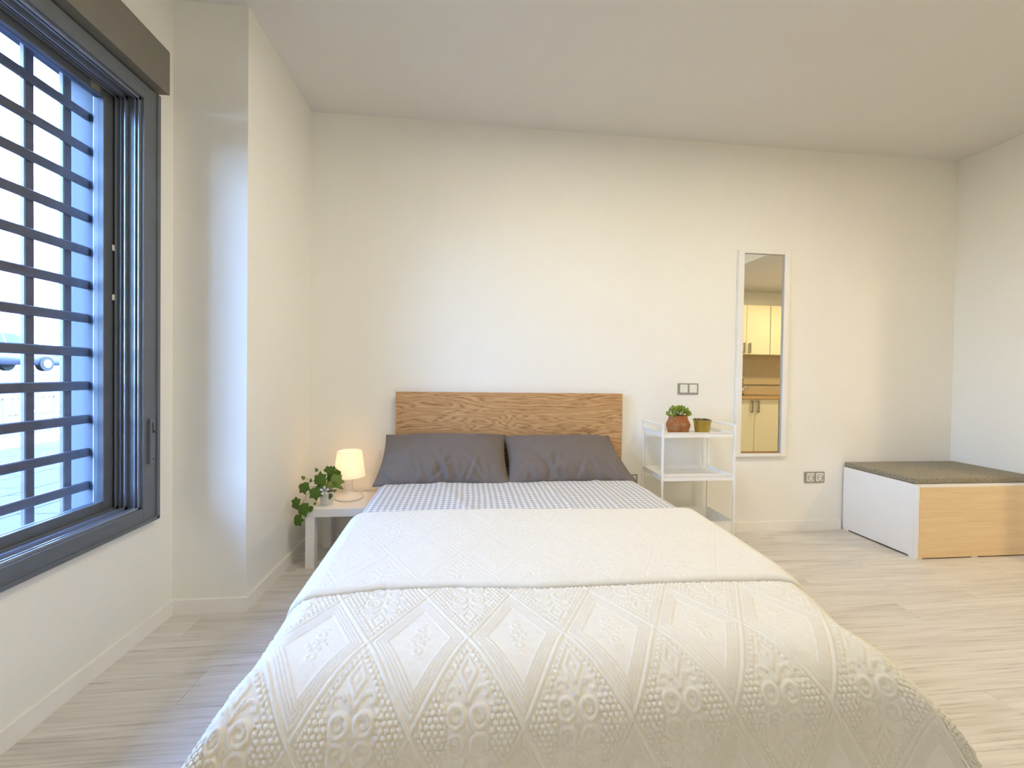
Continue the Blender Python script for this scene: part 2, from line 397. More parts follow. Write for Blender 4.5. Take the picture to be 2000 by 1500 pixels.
# ------------------------------------------------------------------ window
FX = -1.336                                    # face of the frame
FT = 2.30
win = thing('window_1', (XW, -1.65, FR_Z0), None, None); win['kind'] = 'structure'
JY = -0.976; IB = 0.551; IT = 2.240; D = -1.52
bm = nb()
box(bm, D, FX, JY, FR_Y1, FR_Z0, FT, 0.002)               # far jamb
box(bm, D, FX, OY0 - .015, OY0 + .066, FR_Z0, FT, 0.002)
box(bm, D, FX, OY0 + .066, JY, FR_Z0, IB, 0.002)
box(bm, D, FX, OY0 + .066, JY, IT, FT, 0.002)
obj('window_frame', bm, M['anthracite'], win)
bm = nb()                                                 # outer lip round the frame
box(bm, FX - .002, FX + .006, FR_Y1 - .014, FR_Y1 + .003, FR_Z0, FT, 0.001)
box(bm, FX - .002, FX + .006, OY0, FR_Y1, FR_Z0 - .003, FR_Z0 + .012, 0.001)
obj('frame_lip', bm, M['anthracite'], win)
def track(x, d, t=0.0035):
    bm = nb()
    box(bm, x - t / 2, x + t / 2, JY - d, JY, IB, IT); box(bm, x - t / 2, x + t / 2, OY0 + .06, JY, IB, IB + d); box(bm, x - t / 2, x + t / 2, OY0 + .06, JY, IT - d, IT)
    obj('slide_track', bm, M['track'], win)
for x, d in ((-1.352, .010), (-1.364, .012), (-1.400, .014), (-1.418, .010), (-1.434, .014), (-1.492, .012)): track(x, d)
sash = obj('sash', (lambda b: (box(b, -1.484, -1.446, JY - .052, JY - .004, IB + .006, IT - .006, .002),
                               box(b, -1.484, -1.446, -1.72, -1.66, IB + .006, IT - .006, .002),
                               box(b, -1.484, -1.446, -1.66, JY - .052, IB + .006, IB + .050, .002),
                               box(b, -1.484, -1.446, -1.66, JY - .052, IT - .040, IT - .006, .002), b)[-1])(nb()), M['anthracite'], win)
obj('pane', bx(-1.468, -1.462, -1.66, JY - .052, IB + .05, IT - .04), M['glass'], sash)
sash2 = obj('sash', (lambda b: (box(b, -1.398, -1.366, -2.35, -2.30, IB + .006, IT - .006, .002),
                                box(b, -1.398, -1.366, -1.74, -1.68, IB + .006, IT - .006, .002),
                                box(b, -1.398, -1.366, -2.30, -1.74, IB + .006, IB + .050, .002),
                                box(b, -1.398, -1.366, -2.30, -1.74, IT - .04, IT - .006, .002), b)[-1])(nb()), M['anthracite'], win)
obj('pane', bx(-1.385, -1.379, -2.30, -1.74, IB + .05, IT - .04), M['glass'], sash2)
bm = nb(); box(bm, FX, FX + .007, -.957, -.921, .735, .918, .002); box(bm, FX + .006, FX + .012, -.957, -.948, .735, .925, .001)
latch = obj('latch', bm, M['anthracite'], win)
bm = nb(); box(bm, FX + .006, FX + .0085, -.938, -.935, .865, .905); box(bm, FX + .006, FX + .0085, -.938, -.925, .862, .870); box(bm, FX + .0065, FX + .0085, -.937, -.932, .748, .753)
obj('slot', bm, M['black'], latch)
obj('striker', bx(-1.45, -1.444, -1.085, -1.045, 2.205, 2.232, .001), M['socketgrey'], win)
for z in (1.42, 1.62): obj('clip', bx(-1.444, -1.437, JY - .02, JY - .004, z - .012, z + .012, .002), M['socketwhite'], win)
# roller shutter box
t = thing('roller_shutter_box', (XW, -1.7, 2.31), 'long grey roller shutter box mounted above the window', 'shutter box')
bm = bx(XW, -1.300, -2.60, -0.886, 2.312, 2.498, .004, 2); obj('housing', bm, M['boxgrey'], t)
obj('end_cap', bx(XW, -1.302, -0.8865, -0.882, 2.314, 2.496, .001), M['boxgrey'], t)
# grille
g = thing('security_grille', (-1.60, -1.6, 0.55), 'dark metal security grille of square mesh bars outside the window', 'window grille')
for k in range(12):
    z = 0.637 + k * 0.1405
    obj('bar', bx(-1.606, -1.592, OY0 + .0, OY1, z - .0185, z + .0185, .004), M['grille'], g)
for k in range(10):
    yy = -0.991 - k * 0.1458
    if yy > OY0 + .02: obj('bar', bx(-1.624, -1.606, yy - .0175, yy + .0175, 0.50, 2.33, .003), M['grille'], g)

# ------------------------------------------------------------------ outside
def gz(x):
    return 0.0 if x > -8.5 else min(1.02, (-8.5 - x) * 0.12)
bm = nb()
vs = []
for x in (XW - T, -7.0, -8.5, -17.0, -60.0):
    vs.append([bm.verts.new((x, yy, gz(x) - .06)) for yy in (-30, 70)])
for a, b in zip(vs, vs[1:]): bm.faces.new((a[0], a[1], b[1], b[0]))
st = obj('street_ground', bm, M['asphalt']); st['kind'] = 'structure'
pv = obj('trim_pavement', bx(-7.0, XW - T - .02, -14, 14, -.055, -.012), M['stone']); pv['kind'] = 'structure'
x = XW - T - .03
for i in range(9):
    yy = -1.6 - (0.25 if i % 2 else 0)
    for j in range(14):
        obj('paving_slab', bx(x - .575, x - .005, yy + .005, yy + .775, -.02, 0.0, .003), M['stone'], pv)
        yy += .78
    x -= .58
kb = obj('trim_kerb', bx(-7.2, -7.02, -14, 30, -.06, 0.01, .01), M['kerb']); kb['kind'] = 'structure'
kb = obj('trim_far_kerb', bx(-23.2, -23.0, -10, 60, .94, 1.08, .01), M['kerb']); kb['kind'] = 'structure'
for k in range(3):
    yy = 3.0 + 0
    obj('trim_road_line', bx(-9.9 - 3.2 * k, -9.75 - 3.2 * k, -6, 40, gz(-9.8 - 3.2 * k) - .055, gz(-9.8 - 3.2 * k) - .012), M['paint'])['kind'] = 'structure'
# low street railing
rl = thing('street_railing', (-8.9, 8, 0), 'pale low metal railing of thin upright rods along the street', 'railing')
obj('rail', bx(-8.92, -8.88, 4.2, 12.2, .52, .56), M['kerb'], rl); obj('rail', bx(-8.915, -8.885, 4.2, 12.2, .06, .09), M['kerb'], rl)
for k in range(9): obj('post', bx(-8.93, -8.87, 4.2 + k - .03, 4.26 + k - .03, -.05, .60), M['kerb'], rl)
bm = nb()
for k in range(66): box(bm, -8.908, -8.892, 4.3 + k * .12, 4.318 + k * .12, .08, .54)
obj('rod', bm, M['kerb'], rl, kind='stuff')
# building opposite
b = thing('apartment_building', (-26, 22, 1.0), 'sunlit cream apartment building across the street', 'building')
obj('facade', bx(-36, -26, -4, 52, .9, 14.6), M['facade'], b)
obj('cornice', bx(-26.25, -25.9, -4, 52, 14.3, 14.75, .03), M['facade'], b)
for fl in range(4):
    for k in range(14):
        y0 = -1.0 + k * 3.7; z0 = 2.2 + fl * 3.1
        if abs(y0 - 24.9) < .4 and fl == 2: continue
        f = obj('window', bx(-26.0, -25.94, y0, y0 + 1.3, z0, z0 + 1.7, .01), M['overexposed_pane'], b)
        obj('sill', bx(-26.0, -25.86, y0 - .1, y0 + 1.4, z0 - .08, z0), M['facade'], f)
s = obj('shutter', bx(-26.0, -25.9, 25.85, 26.18, 9.9, 12.2, .01), M['shutter'], b, label='narrow mauve shutter')
# car
def car():
    L, Wd = 4.4, 1.78; c = Vector((-20.4, 17.4, 1.02 - .055))
    t = thing('parked_car', c, 'silver car parked across the street seen through the window grille', 'car')
    # side profile (y along length, +y is front) extruded over x
    prof = [(-2.2, .35), (-2.2, .95), (-2.05, 1.05), (-1.75, 1.12), (-1.25, 1.62), (-.9, 1.72), (.2, 1.72), (.55, 1.6), (1.1, 1.1), (1.95, .92), (2.15, .78), (2.2, .40), (2.05, .25), (-2.1, .25)]
    bm = nb(); a = []; bb = []
    for (yy, zz) in prof:
        ins = 0.0 if zz < 1.1 else min(.22, (zz - 1.1) * .38)
        a.append(bm.verts.new((c.x + Wd / 2 - ins, c.y + yy, c.z + zz))); bb.append(bm.verts.new((c.x - Wd / 2 + ins, c.y + yy, c.z + zz)))
    n = len(prof)
    for i in range(n): bm.faces.new((a[i], a[(i + 1) % n], bb[(i + 1) % n], bb[i]))
    bm.faces.new(a); bm.faces.new(bb[::-1])
    bmesh.ops.recalc_face_normals(bm, faces=bm.faces[:]); bmesh.ops.bevel(bm, geom=bm.edges[:], offset=.035, segments=2, affect='EDGES')
    obj('body', bm, M['carpaint'], t, True)
    for sx in (1, -1):
        bm = nb(); X = c.x + sx * (Wd / 2 - .075)
        pts = [(-1.6, 1.16), (-1.2, 1.52), (-.35, 1.6), (-.35, 1.16)]; pts2 = [(-.25, 1.16), (-.25, 1.6), (.2, 1.58), (.85, 1.16)]
        for P_ in (pts, pts2):
            f1 = [bm.verts.new((c.x + sx * (Wd / 2 + .012 - max(0, (zz - 1.1) * .38)), c.y + yy, c.z + zz)) for yy, zz in P_]
            f2 = [bm.verts.new(v.co - Vector((sx * .04, 0, 0))) for v in f1]
            bm.faces.new(f1); bm.faces.new(f2[::-1])
            for i in range(len(f1)): bm.faces.new((f1[i], f1[(i + 1) % 4], f2[(i + 1) % 4], f2[i]))
        obj('side_window', bm, M['carglass'], t)
        obj('mirror', bx(c.x + sx * (Wd / 2 + .09) - .09, c.x + sx * (Wd / 2 + .09) + .09, c.y + .75, c.y + .88, c.z + 1.08, c.z + 1.22, .03, 2), M['carpaint'], t)
        obj('headlight', bx(c.x + sx * .82 - .14, c.x + sx * .82 + .14, c.y + 2.0, c.y + 2.19, c.z + .66, c.z + .80, .03, 2), M['paint'], t)
        for yy in (-1.38, 1.38):
            bm = nb(); X = c.x + sx * (Wd / 2 - .10); cyl(bm, (X - .11, c.y + yy, c.z + .33), (X + .11 + sx * .02, c.y + yy, c.z + .33), .33, n=24)
            wh = obj('wheel', bm, M['black'], t)
            bm = nb(); cyl(bm, (X + sx * .10, c.y + yy, c.z + .33), (X + sx * .145, c.y + yy, c.z + .33), .2, n=16); obj('hub', bm, M['carpaint'], wh)
    bm = nb(); f1 = [bm.verts.new((c.x + sx * xx, c.y + yy, c.z + zz + .012)) for sx, xx, yy, zz in ((-1, .70, .56, 1.585), (1, .70, .56, 1.585), (1, .80, 1.06, 1.125), (-1, .80, 1.06, 1.125))]
    f2 = [bm.verts.new(v.co + Vector((0, -.03, -.04))) for v in f1]; bm.faces.new(f1); bm.faces.new(f2[::-1])
    for i in range(4): bm.faces.new((f1[i], f1[(i + 1) % 4], f2[(i + 1) % 4], f2[i]))
    obj('windscreen', bm, M['carglass'], t)
    obj('bumper', bx(c.x - .8, c.x + .8, c.y + 2.1, c.y + 2.25, c.z + .30, c.z + .52, .04, 2), M['carpaint'], t)
    obj('grille', bx(c.x - .45, c.x + .45, c.y + 2.1, c.y + 2.22, c.z + .55, c.z + .72, .02, 1), M['black'], t)
car()

# ------------------------------------------------------------------ bed
BT = 0.500
bed = thing('bed', (0.28, -1.0, 0), 'double bed with oak veneer headboard and taupe base against the back wall', 'bed')
hb = obj('headboard', bx(-.478, 1.056, -.060, -.030, .10, 1.004, .0012), M['oak'], bed, label='flat oak veneer headboard with swirling grain')
obj('base', bx(-.53, 1.03, -2.0, -.062, .13, .375, .02, 3), M['taupe'], bed)
obj('mattress', bx(-.44, 0.97, -1.93, -.07, .376, .470, .04, 3), M['mattress'], bed)
for lx in (-.42, .92):
    for ly in (-1.85, -.2): obj('leg', cyl(nb(), (lx, ly, 0), (lx, ly, .13), .028, n=20), M['black'], bed)

def smooth01(t_): t_ = np.clip(t_, 0, 1); return t_ * t_ * (3 - 2 * t_)
def vnoise(x_, y_, seed, f=1.0):
    rs = np.random.RandomState(seed); G = rs.rand(64, 64)
    X_ = x_ * f + 17.3; Y_ = y_ * f + 9.7; xi = np.floor(X_).astype(int); yi = np.floor(Y_).astype(int)
    fx = X_ - xi; fy = Y_ - yi; fx = fx * fx * (3 - 2 * fx); fy = fy * fy * (3 - 2 * fy)
    g = lambda a_, b_: G[a_ % 64, b_ % 64]
    return (g(xi, yi) * (1 - fx) + g(xi + 1, yi) * fx) * (1 - fy) + (g(xi, yi + 1) * (1 - fx) + g(xi + 1, yi + 1) * fx) * fy - .5

PW, PH = 0.226, 0.372
def relief(a, b):
    """matelasse pattern height (0..1) on cloth coordinates a (across), b (along), metres; medallion centres at (0,0)+lattice"""
    da = a / PW; db = b / PH
    fa = da - np.round(da); fb = db - np.round(db)
    dA = 2 * np.abs(fa) + 2 * np.abs(fb)
    inA = dA <= 1
    ga = fa - np.sign(fa) * .5; gb = fb - np.sign(fb) * .5
    k = PW * PH / 2 / math.hypot(PW, PH)
    dist = np.abs(1 - dA) * k
    G = lambda d_, s_: np.exp(-(d_ / s_) ** 2)
    h = 1.0 * G(dist, .0025)
    # B: nested chevron lines and a flower
    hB = np.zeros_like(a)
    for dd in (.0125, .0195, .0265, .0335): hB = np.maximum(hB, .75 * G(dist - dd, .0019))
    ax = ga * PW; ay = gb * PH; r = np.hypot(ax, ay); th = np.arctan2(ay, ax)
    hB = np.maximum(hB, .8 * G(r - .015 * (1 + .35 * np.cos(6 * th)), .0024)); hB = np.maximum(hB, .8 * G(r, .005))
    for s_ in (-1, 1):
        rr = np.hypot(ax, ay - s_ * .036); hB = np.maximum(hB, .7 * G(rr - .008, .0022))
        hB = np.maximum(hB, .6 * G(ay - s_ * .052 - .25 * np.abs(ax) * s_, .002) * (np.abs(ax) < .012))
    # A: beads, four scroll rings, little diamonds
    ax = fa * PW; ay = fb * PH
    hA = np.zeros_like(a)
    ring = np.ones_like(a, bool)
    sx = np.abs(ax); sy = np.abs(ay)
    rr = np.hypot((sx - .0235), (sy - .0235) * .92)
    hA = np.maximum(hA, 1.0 * G(rr - .0165, .0028))
    th = np.arctan2(sy - .0235, sx - .0235)
    hA = np.maximum(hA, .8 * G(rr - (.004 + .0022 * (th + PI)) * .75, .0020) * (rr < .0125))
    hA = np.maximum(hA, .8 * G(sx + sy - .0075, .0018))
    # upper / lower diamonds with dot
    dd = sx / .017 + np.abs(sy - .098) / .030
    hA = np.maximum(hA, .9 * G((dd - 1) * .0145, .0020)); hA = np.maximum(hA, .8 * G(np.hypot(sx, sy - .098), .0042))
    # V stalk and curling arms
    hA = np.maximum(hA, .9 * G(sx - np.clip(sy - .043, 0, 1) * .50 - .001, .0022) * (sy > .043) * (sy < .075))
    ra = np.hypot(sx - .030, sy - .060); hA = np.maximum(hA, .9 * G(ra - .0125, .0022) * ((sx - .030) * .3 + (sy - .060) > -.002))
    hA = np.maximum(hA, .8 * G(np.hypot(sx - .036, sy - .056), .0035))
    # beads on a hexagonal net outside the ornament
    bp = .0125; rowi = np.round(ay / (bp * .87)); off = (np.mod(rowi, 2)) * .5
    bxx = (ax / bp - off); bd = np.hypot((bxx - np.round(bxx)) * bp, ay - rowi * bp * .87)
    msk = (dist > .0085) & (((sx > .045) & (sy < .045)) | ((dist < .021) & (sy >= .04)))
    hA = np.maximum(hA, np.sqrt(np.clip(1 - (bd / .0052) ** 2, 0, 1)) * .95 * msk)
    return np.maximum(h, np.where(inA, hA, hB))

def xr_edge(yv):   # flat top ends here on the right
    return np.interp(-yv, [0.0, 1.0, 1.6, 1.8, 1.95, 2.1], [0.93, .985, .965, .93, .885, .86])
def xl_edge(yv):
    return np.interp(-yv, [0.0, 1.0, 1.8, 2.0], [-.455, -.435, -.405, -.395])
FOOT = -1.905; RC = .06; RF = .13
def drape(s_, r, flare):
    """distance s past the flat edge -> (outward, downward)"""
    q = np.clip(s_ / r, 0, PI / 2 - flare)
    out = r * np.sin(q); dn = r * (1 - np.cos(q))
    rest = np.clip(s_ - r * (PI / 2 - flare), 0, None)
    return out + rest * math.sin(flare), dn + rest * math.cos(flare)
def cloth(A, B, top, ybase, left_len, right_len, foot, r=RC, flare=.30, sag=0.0):
    """A in [-1,1] table across in metres from the centre; B metres from ybase towards the foot"""
    Y = ybase - B
    yc = np.maximum(Y, FOOT) if foot else Y
    xl, xr = xl_edge(yc), xr_edge(yc); xc = (xl + xr) / 2
    # across: flat width differs per row, A is the cloth coordinate from x = 0.27
    X0 = 0.27 + A
    pL = np.clip(xl - X0, 0, None); pR = np.clip(X0 - xr, 0, None); p = pL + pR; sgn = np.where(pL > 0, -1.0, 1.0)
    X = np.clip(X0, xl, xr)
    q = np.clip(FOOT - Y, 0, None) if foot else np.zeros_like(Y)
    op, dp = drape(p, r, flare); oq, dq = drape(q, RF, .12)
    X = X + sgn * op; Yw = np.where(q > 0, FOOT - oq, Y)
    Dn = (dp ** 3 + dq ** 3) ** (1 / 3.)
    both = np.minimum(p, q); c = smooth01(both / .25) * .06
    X = X + sgn * c * np.where(sgn > 0, 2.0, 1.0); Yw = Yw - c * .6
    Z = top - Dn
    return X, Yw, Z
def cloth_object(name, mat, parent, top, yb, B1, foot, da, relief_fn, amp, edge=None, ledge=None, widthL=.98, widthR=1.02, folds=.004, thick=.004, flare=.30, r=RC, edge2=None, maxw=None):
    na = int((widthL + widthR) / da) + 1; nbn = int(B1 / da) + 1
    a = np.linspace(-widthL, widthR, na); bt = np.linspace(0, 1, nbn)
    A, Tt = np.meshgrid(a, bt)
    e0 = edge(A) if edge else 0.0; e1 = edge2(A) if edge2 else B1
    B = e0 + Tt * (e1 - e0)
    def pos(A_, B_):
        X, Y, Z = cloth(A_, B_, top, yb, 0, 0, foot, r=r, flare=flare)
        Z = Z + folds * (vnoise(A_, B_, 3, 4.0) + .5 * vnoise(A_, B_, 5, 9.0))
        hang = smooth01((top - Z - .1) / .2)
        w_ = vnoise(A_ * .6 + B_, B_ - A_, 8, 5.0) * .03 * hang
        X = X + np.sign(A_) * w_
        return np.stack([X, Y, Z], -1)
    P = pos(A, B)
    du = np.gradient(P, axis=1); dv = np.gradient(P, axis=0)
    n_ = np.cross(dv, du); n_ /= (np.linalg.norm(n_, axis=-1, keepdims=True) + 1e-9)
    n_ *= np.sign(n_[nbn // 3, na // 2, 2])
    if relief_fn is not None: P = P + n_ * (amp * relief_fn(A, B))[..., None]
    return P, A, B, n_

# sheet under the pillows
P, A, B, n_ = cloth_object('s', None, None, BT, -0.065, 1.12, False, .008, None, 0, folds=.006, widthL=.90, widthR=.90, flare=.22)
fold = .004 * np.exp(-((A - .19 - .12 * (B - .6)) / .012) ** 2) + .005 * np.exp(-((A - .50 + .05 * B) / .018) ** 2) + .006 * np.exp(-((A + .30 - .35 * (B - .75)) / .03) ** 2) + .004 * vnoise(A, B, 21, 14)
P[..., 2] += fold
wob = .012 * vnoise(A, B, 11, 5)
UV = np.stack([(A + wob) / .029, (B + wob) / .029], -1)
sheet = grid_mesh('bed_sheet', P, M['gingham'], None, uv=UV, thick=.003)
tag(sheet, 'grey and white gingham sheet showing between pillows and cream bedspread', 'sheet')

# bedspread
YB0 = -1.02
MED_A = -0.27 + .005; MED_B = 1.052    # a medallion centre in cloth coordinates
e_head = lambda A_: .010 * np.sin(A_ * 4.2) + .02 * smooth01((A_ - .1) / .5) + .03 * smooth01((np.abs(A_) - .6) / .3)
P, A, B, n_ = cloth_object('c', None, None, BT + .014, YB0, 1.33, True, .0030, lambda a_, b_: relief(a_ - MED_A, b_ - MED_B), .0035, edge=e_head, edge2=lambda A_: 1.33 + 0 * A_, widthL=.98, widthR=.96)
spread = grid_mesh('bedspread', P, M['spread'], None, thick=.004)
tag(spread, 'cream quilted bedspread embossed with diamonds and scrolls over the bed', 'bedspread')
e_fold = lambda A_: .665 + np.interp(A_, [-1.0, -.62, -.5, -.30, -.06, .15, .46, .66, .72, 1.0], [.07, .005, -.014, -.012, .016, .018, .022, .030, .045, .09]) - .02
P, A, B, n_ = cloth_object('f', None, None, BT + .030, YB0 - .0, .70, False, .0038, lambda a_, b_: -.5 * relief(a_ - MED_A + .03, b_ - MED_B + .05) + .5, .0030, edge=lambda A_: e_head(A_) - .004, edge2=e_fold, widthL=.90, widthR=.90, r=RC + .004)
nB = P.shape[0]
edge_r = .015                                           # roll the hem down and under, and the crease at the head end too
t_ = np.clip((np.arange(nB) - (nB - 6)) / 5., 0, 1)[:, None]
P[..., 2] -= (1 - np.sqrt(np.clip(1 - t_ ** 2, 0, 1))) * edge_r
t0 = np.clip((6 - np.arange(nB)) / 6., 0, 1)[:, None]
P[..., 2] -= (1 - np.sqrt(np.clip(1 - t0 ** 2, 0, 1))) * .016
flap = grid_mesh('turned_back_flap', P, M['spread'], spread, thick=.005, label='turned-back top layer with the pattern in reverse')

# pillows
def pillow(name, c, wx, wy, th, tilt, label, seed, skew=0.0):
    t = thing(name, c, label, 'pillow', 'charcoal pillows at the headboard')
    n = 90; u = np.linspace(-1, 1, n); v = np.linspace(-1, 1, 64); U, V = np.meshgrid(u, v)
    prof = (np.clip(1 - np.abs(U) ** 3.2, 0, 1) ** .62) * (np.clip(1 - np.abs(V) ** 2.6, 0, 1) ** .62)
    def side(s_):
        wr = np.zeros_like(U)
        rs = np.random.RandomState(seed)
        for k in range(15):
            px = rs.uniform(-.85, .8); ln = rs.uniform(.25, .6); sl = rs.uniform(-.55, .55); am = rs.uniform(.007, .017)
            d_ = (U - px - sl * (V + 1)); wr += -am * np.exp(-(d_ / .045) ** 2) * np.clip(1 - (V + 1) / ln / 2, 0, 1)
            wr += am * .8 * np.exp(-((d_ - .06) / .04) ** 2) * np.clip(1 - (V + 1) / ln / 2, 0, 1)
        wr += .012 * vnoise(U * .9 + V * .5, V * .8 - U * .3, seed + 5, 3.5) + .006 * vnoise(U, V, seed + 9, 8)
        z = s_ * th / 2 * prof + wr * np.clip(prof * 2.5, 0, 1) * (1 if s_ > 0 else .3)
        pin = 1 - .05 * (1 - np.abs(V) ** 2) * (np.abs(U) ** 4); piny = 1 - .07 * (1 - np.abs(U) ** 2) * (np.abs(V) ** 4)
        X = U * wx / 2 * pin + skew * (V < 2) * (-V) * np.clip(U, 0, 1) * .5; Y = V * wy / 2 * piny
        return np.stack([X, Y, z], -1)
    R_ = np.array(Matrix.Rotation(tilt, 3, 'X'))
    T_, Bm = side(1) @ R_.T + np.array(c), side(-1) @ R_.T + np.array(c)
    o = grid_mesh('pillowcase', T_, M['pillow'], t)
    me = o.data
    # close with the underside: join both sheets
    bm = nb(); bm.from_mesh(me)
    bs = [[None] * n for _ in range(64)]
    bm.verts.ensure_lookup_table(); fv = list(bm.verts)
    for j in range(64):
        for i in range(n):
            if j in (0, 63) or i in (0, n - 1): bs[j][i] = fv[j * n + i]
            else: bs[j][i] = bm.verts.new(Vector(Bm[j, i]) - Vector(c))
    for j in range(63):
        for i in range(n - 1):
            try: bm.faces.new((bs[j][i], bs[j + 1][i], bs[j + 1][i + 1], bs[j][i + 1]))
            except ValueError: pass
    bmesh.ops.recalc_face_normals(bm, faces=bm.faces[:]); bm.to_mesh(me); bm.free()
    for f in me.polygons: f.use_smooth = True
    # hem cord round the edge
    ring = [side(1)[0, i] for i in range(0, n, 3)] + [side(1)[j, n - 1] for j in range(0, 64, 3)] + [side(1)[63, i] for i in range(n - 1, -1, -3)] + [side(1)[j, 0] for j in range(63, -1, -3)]
    pts = [Vector(R_ @ p_ + np.array(c)) for p_ in ring]
    obj('seam', tube(nb(), pts, .0028, 5), M['pillow'], t, True)
    return t
pillow('pillow', (-.146, -.270, .608), .770, .45, .17, math.radians(31), 'charcoal pillow at the window side of the headboard', 3, skew=.0)
pillow('pillow', (.604, -.272, .604), .745, .44, .17, math.radians(30), 'charcoal pillow at the side nearer the trolley', 12, skew=.05)

# ------------------------------------------------------------------ side table, lamp, ivy
t = thing('side_table', (-.75, -.20, 0), 'small square white side table between the niche wall and the bed', 'table')
NX, NY, NWd, NH = -.9225, -.370, .345, .3435
obj('tabletop', bx(NX, NX + NWd, NY, NY + NWd, NH - .048, NH, .002), M['white'], t)
for lx in (NX + .001, NX + NWd - .051):
    for ly in (NY + .001, NY + NWd - .051): obj('leg', bx(lx, lx + .05, ly, ly + .05, 0.0, NH - .048, .001), M['white'], t)
LX, LY = -.736, -.165
t = thing('table_lamp', (LX, LY, NH), 'small lit white plastic table lamp with a conical shade on the side table', 'lamp')
obj('base', lathe(nb(), [(.0, .002), (.083, .002), (.085, .006), (.080, .012), (.055, .018), (.035, .030), (.024, .052), (.021, .085), (.024, .120), (.028, .150), (.020, .152), (.0, .152)], (LX, LY, NH), 40), M['white'], t, True)
obj('shade', lathe(nb(), [(.094, .138), (.092, .145), (.073, .288), (.070, .296), (.064, .297), (.067, .288), (.089, .147), (.094, .138)], (LX, LY, NH), 48), M['shade'], t, True)
obj('bulb', lathe(nb(), [(.0, .16), (.012, .162), (.013, .175), (.024, .20), (.026, .215), (.018, .235), (.0, .243)], (LX, LY, NH), 20), M['bulb'], t, True)
obj('cord', tube(nb(), [(LX + .03, LY + .07, NH + .006), (LX + .04, LY + .10, NH + .005), (LX + .06, LY + .165, NH + .004), (LX + .055, LY + .185, NH - .02), (LX + .05, LY + .186, NH - .2), (LX + .05, LY + .155, .01)], .003, 6), M['white'], t, True)
light('table_lamp_light', 'POINT', (LX, LY, NH + .215), 3.8, (1.0, .78, .55), .024)

IX, IY = -.835, -.275
ivy = thing('potted_ivy', (IX, IY, NH), 'trailing green ivy in a small white pot at the edge of the side table', 'plant')
pot = obj('pot', lathe(nb(), [(.0, .001), (.031, .001), (.033, .004), (.043, .078), (.045, .080), (.041, .080), (.039, .070), (.0, .070)], (IX, IY, NH), 32), M['potwhite'], ivy, True)
obj('soil', lathe(nb(), [(.0, .0745), (.038, .0735), (.038, .068)], (IX, IY, NH), 20), M['soil'], ivy)
TOPP = Vector((IX, IY, NH + .085))
def leaf_mesh(name, lobes, mat):
    bm = nb(); n = 24; ctr = bm.verts.new((0, 0, .02)); ring = []
    prof = {90: 1.0, 66: .66, 36: .92, 8: .66, -22: .80, -60: .56, -90: .42, 240: .56, 202: .80, 172: .66, 144: .92, 114: .66} if lobes == 5 else {90: 1.0, 60: .62, 30: .50, -10: .50, -50: .50, -90: .42, 230: .50, 190: .50, 150: .50, 120: .62}
    for an in sorted(prof):
        r_ = prof[an]; ring.append(bm.verts.new((r_ * math.cos(math.radians(an)) * .62, r_ * math.sin(math.radians(an)) * .62, -.10 * r_ + (.06 if r_ < .6 else 0))))
    for i in range(len(ring)): bm.faces.new((ctr, ring[i], ring[(i + 1) % len(ring)]))
    me = bpy.data.meshes.new(name); bm.to_mesh(me); bm.free(); me.materials.append(mat); return me
LM = {(5, 0): leaf_mesh('ivy_leaf', 5, M['ivy']), (5, 1): leaf_mesh('ivy_leaf', 5, M['ivylight']), (1, 0): leaf_mesh('oval_leaf', 1, M['ivy']), (1, 1): leaf_mesh('oval_leaf', 1, M['ivylight'])}
# x, y, z, size, turn of tip in the upright plane (deg), tilt, lobes, light
leaves = [(-.809, -.29, .529, .078, 20, .3, 5, 0), (-.858, -.33, .500, .082, 100, .2, 5, 0), (-.841, -.24, .535, .055, 60, .5, 5, 0), (-.792, -.25, .512, .065, -10, .4, 5, 0),
          (-.772, -.33, .492, .085, -5, .2, 5, 1), (-.886, -.27, .492, .055, 150, .3, 5, 0), (-.956, -.31, .456, .076, -70, .2, 5, 0), (-.874, -.35, .436, .080, -80, .3, 5, 0),
          (-.921, -.29, .485, .030, 120, .4, 1, 0), (-.958, -.30, .505, .034, 150, .2, 1, 1), (-.995, -.31, .358, .070, 160, .1, 5, 0), (-.931, -.385, .353, .084, -65, .15, 5, 0),
          (-.883, -.39, .357, .042, -100, .2, 1, 0), (-.866, -.385, .378, .024, 60, .3, 1, 0), (-.985, -.32, .264, .068, 5, .15, 5, 0), (-.793, -.34, .411, .042, -110, .2, 1, 0),
          (-.779, -.32, .432, .026, 30, .3, 1, 1), (-.892, -.28, .545, .030, 120, .4, 1, 0), (-.783, -.29, .548, .022, 80, .4, 1, 1), (-.835, -.35, .462, .058, -40, .3, 5, 0),
          (-.744, -.33, .455, .034, -30, .3, 1, 1), (-.80, -.28, .545, .038, 40, .4, 1, 1), (-.850, -.30, .462, .070, 200, .5, 5, 0), (-.815, -.27, .475, .070, 10, .6, 5, 0), (-.83, -.23, .49, .06, 90, .7, 5, 0), (-.80, -.36, .478, .055, -60, .3, 5, 1)]
stem = obj('stem', tube(nb(), [TOPP + Vector((-.01, 0, -.01)), (-.86, -.29, .455), (-.90, -.30, .452), (-.935, -.31, .41), (-.962, -.315, .355), (-.968, -.32, .31), (-.970, -.322, .270)], [.002, .002, .0018, .0016, .0014, .0012, .001], 6), M['stem'], ivy, True)
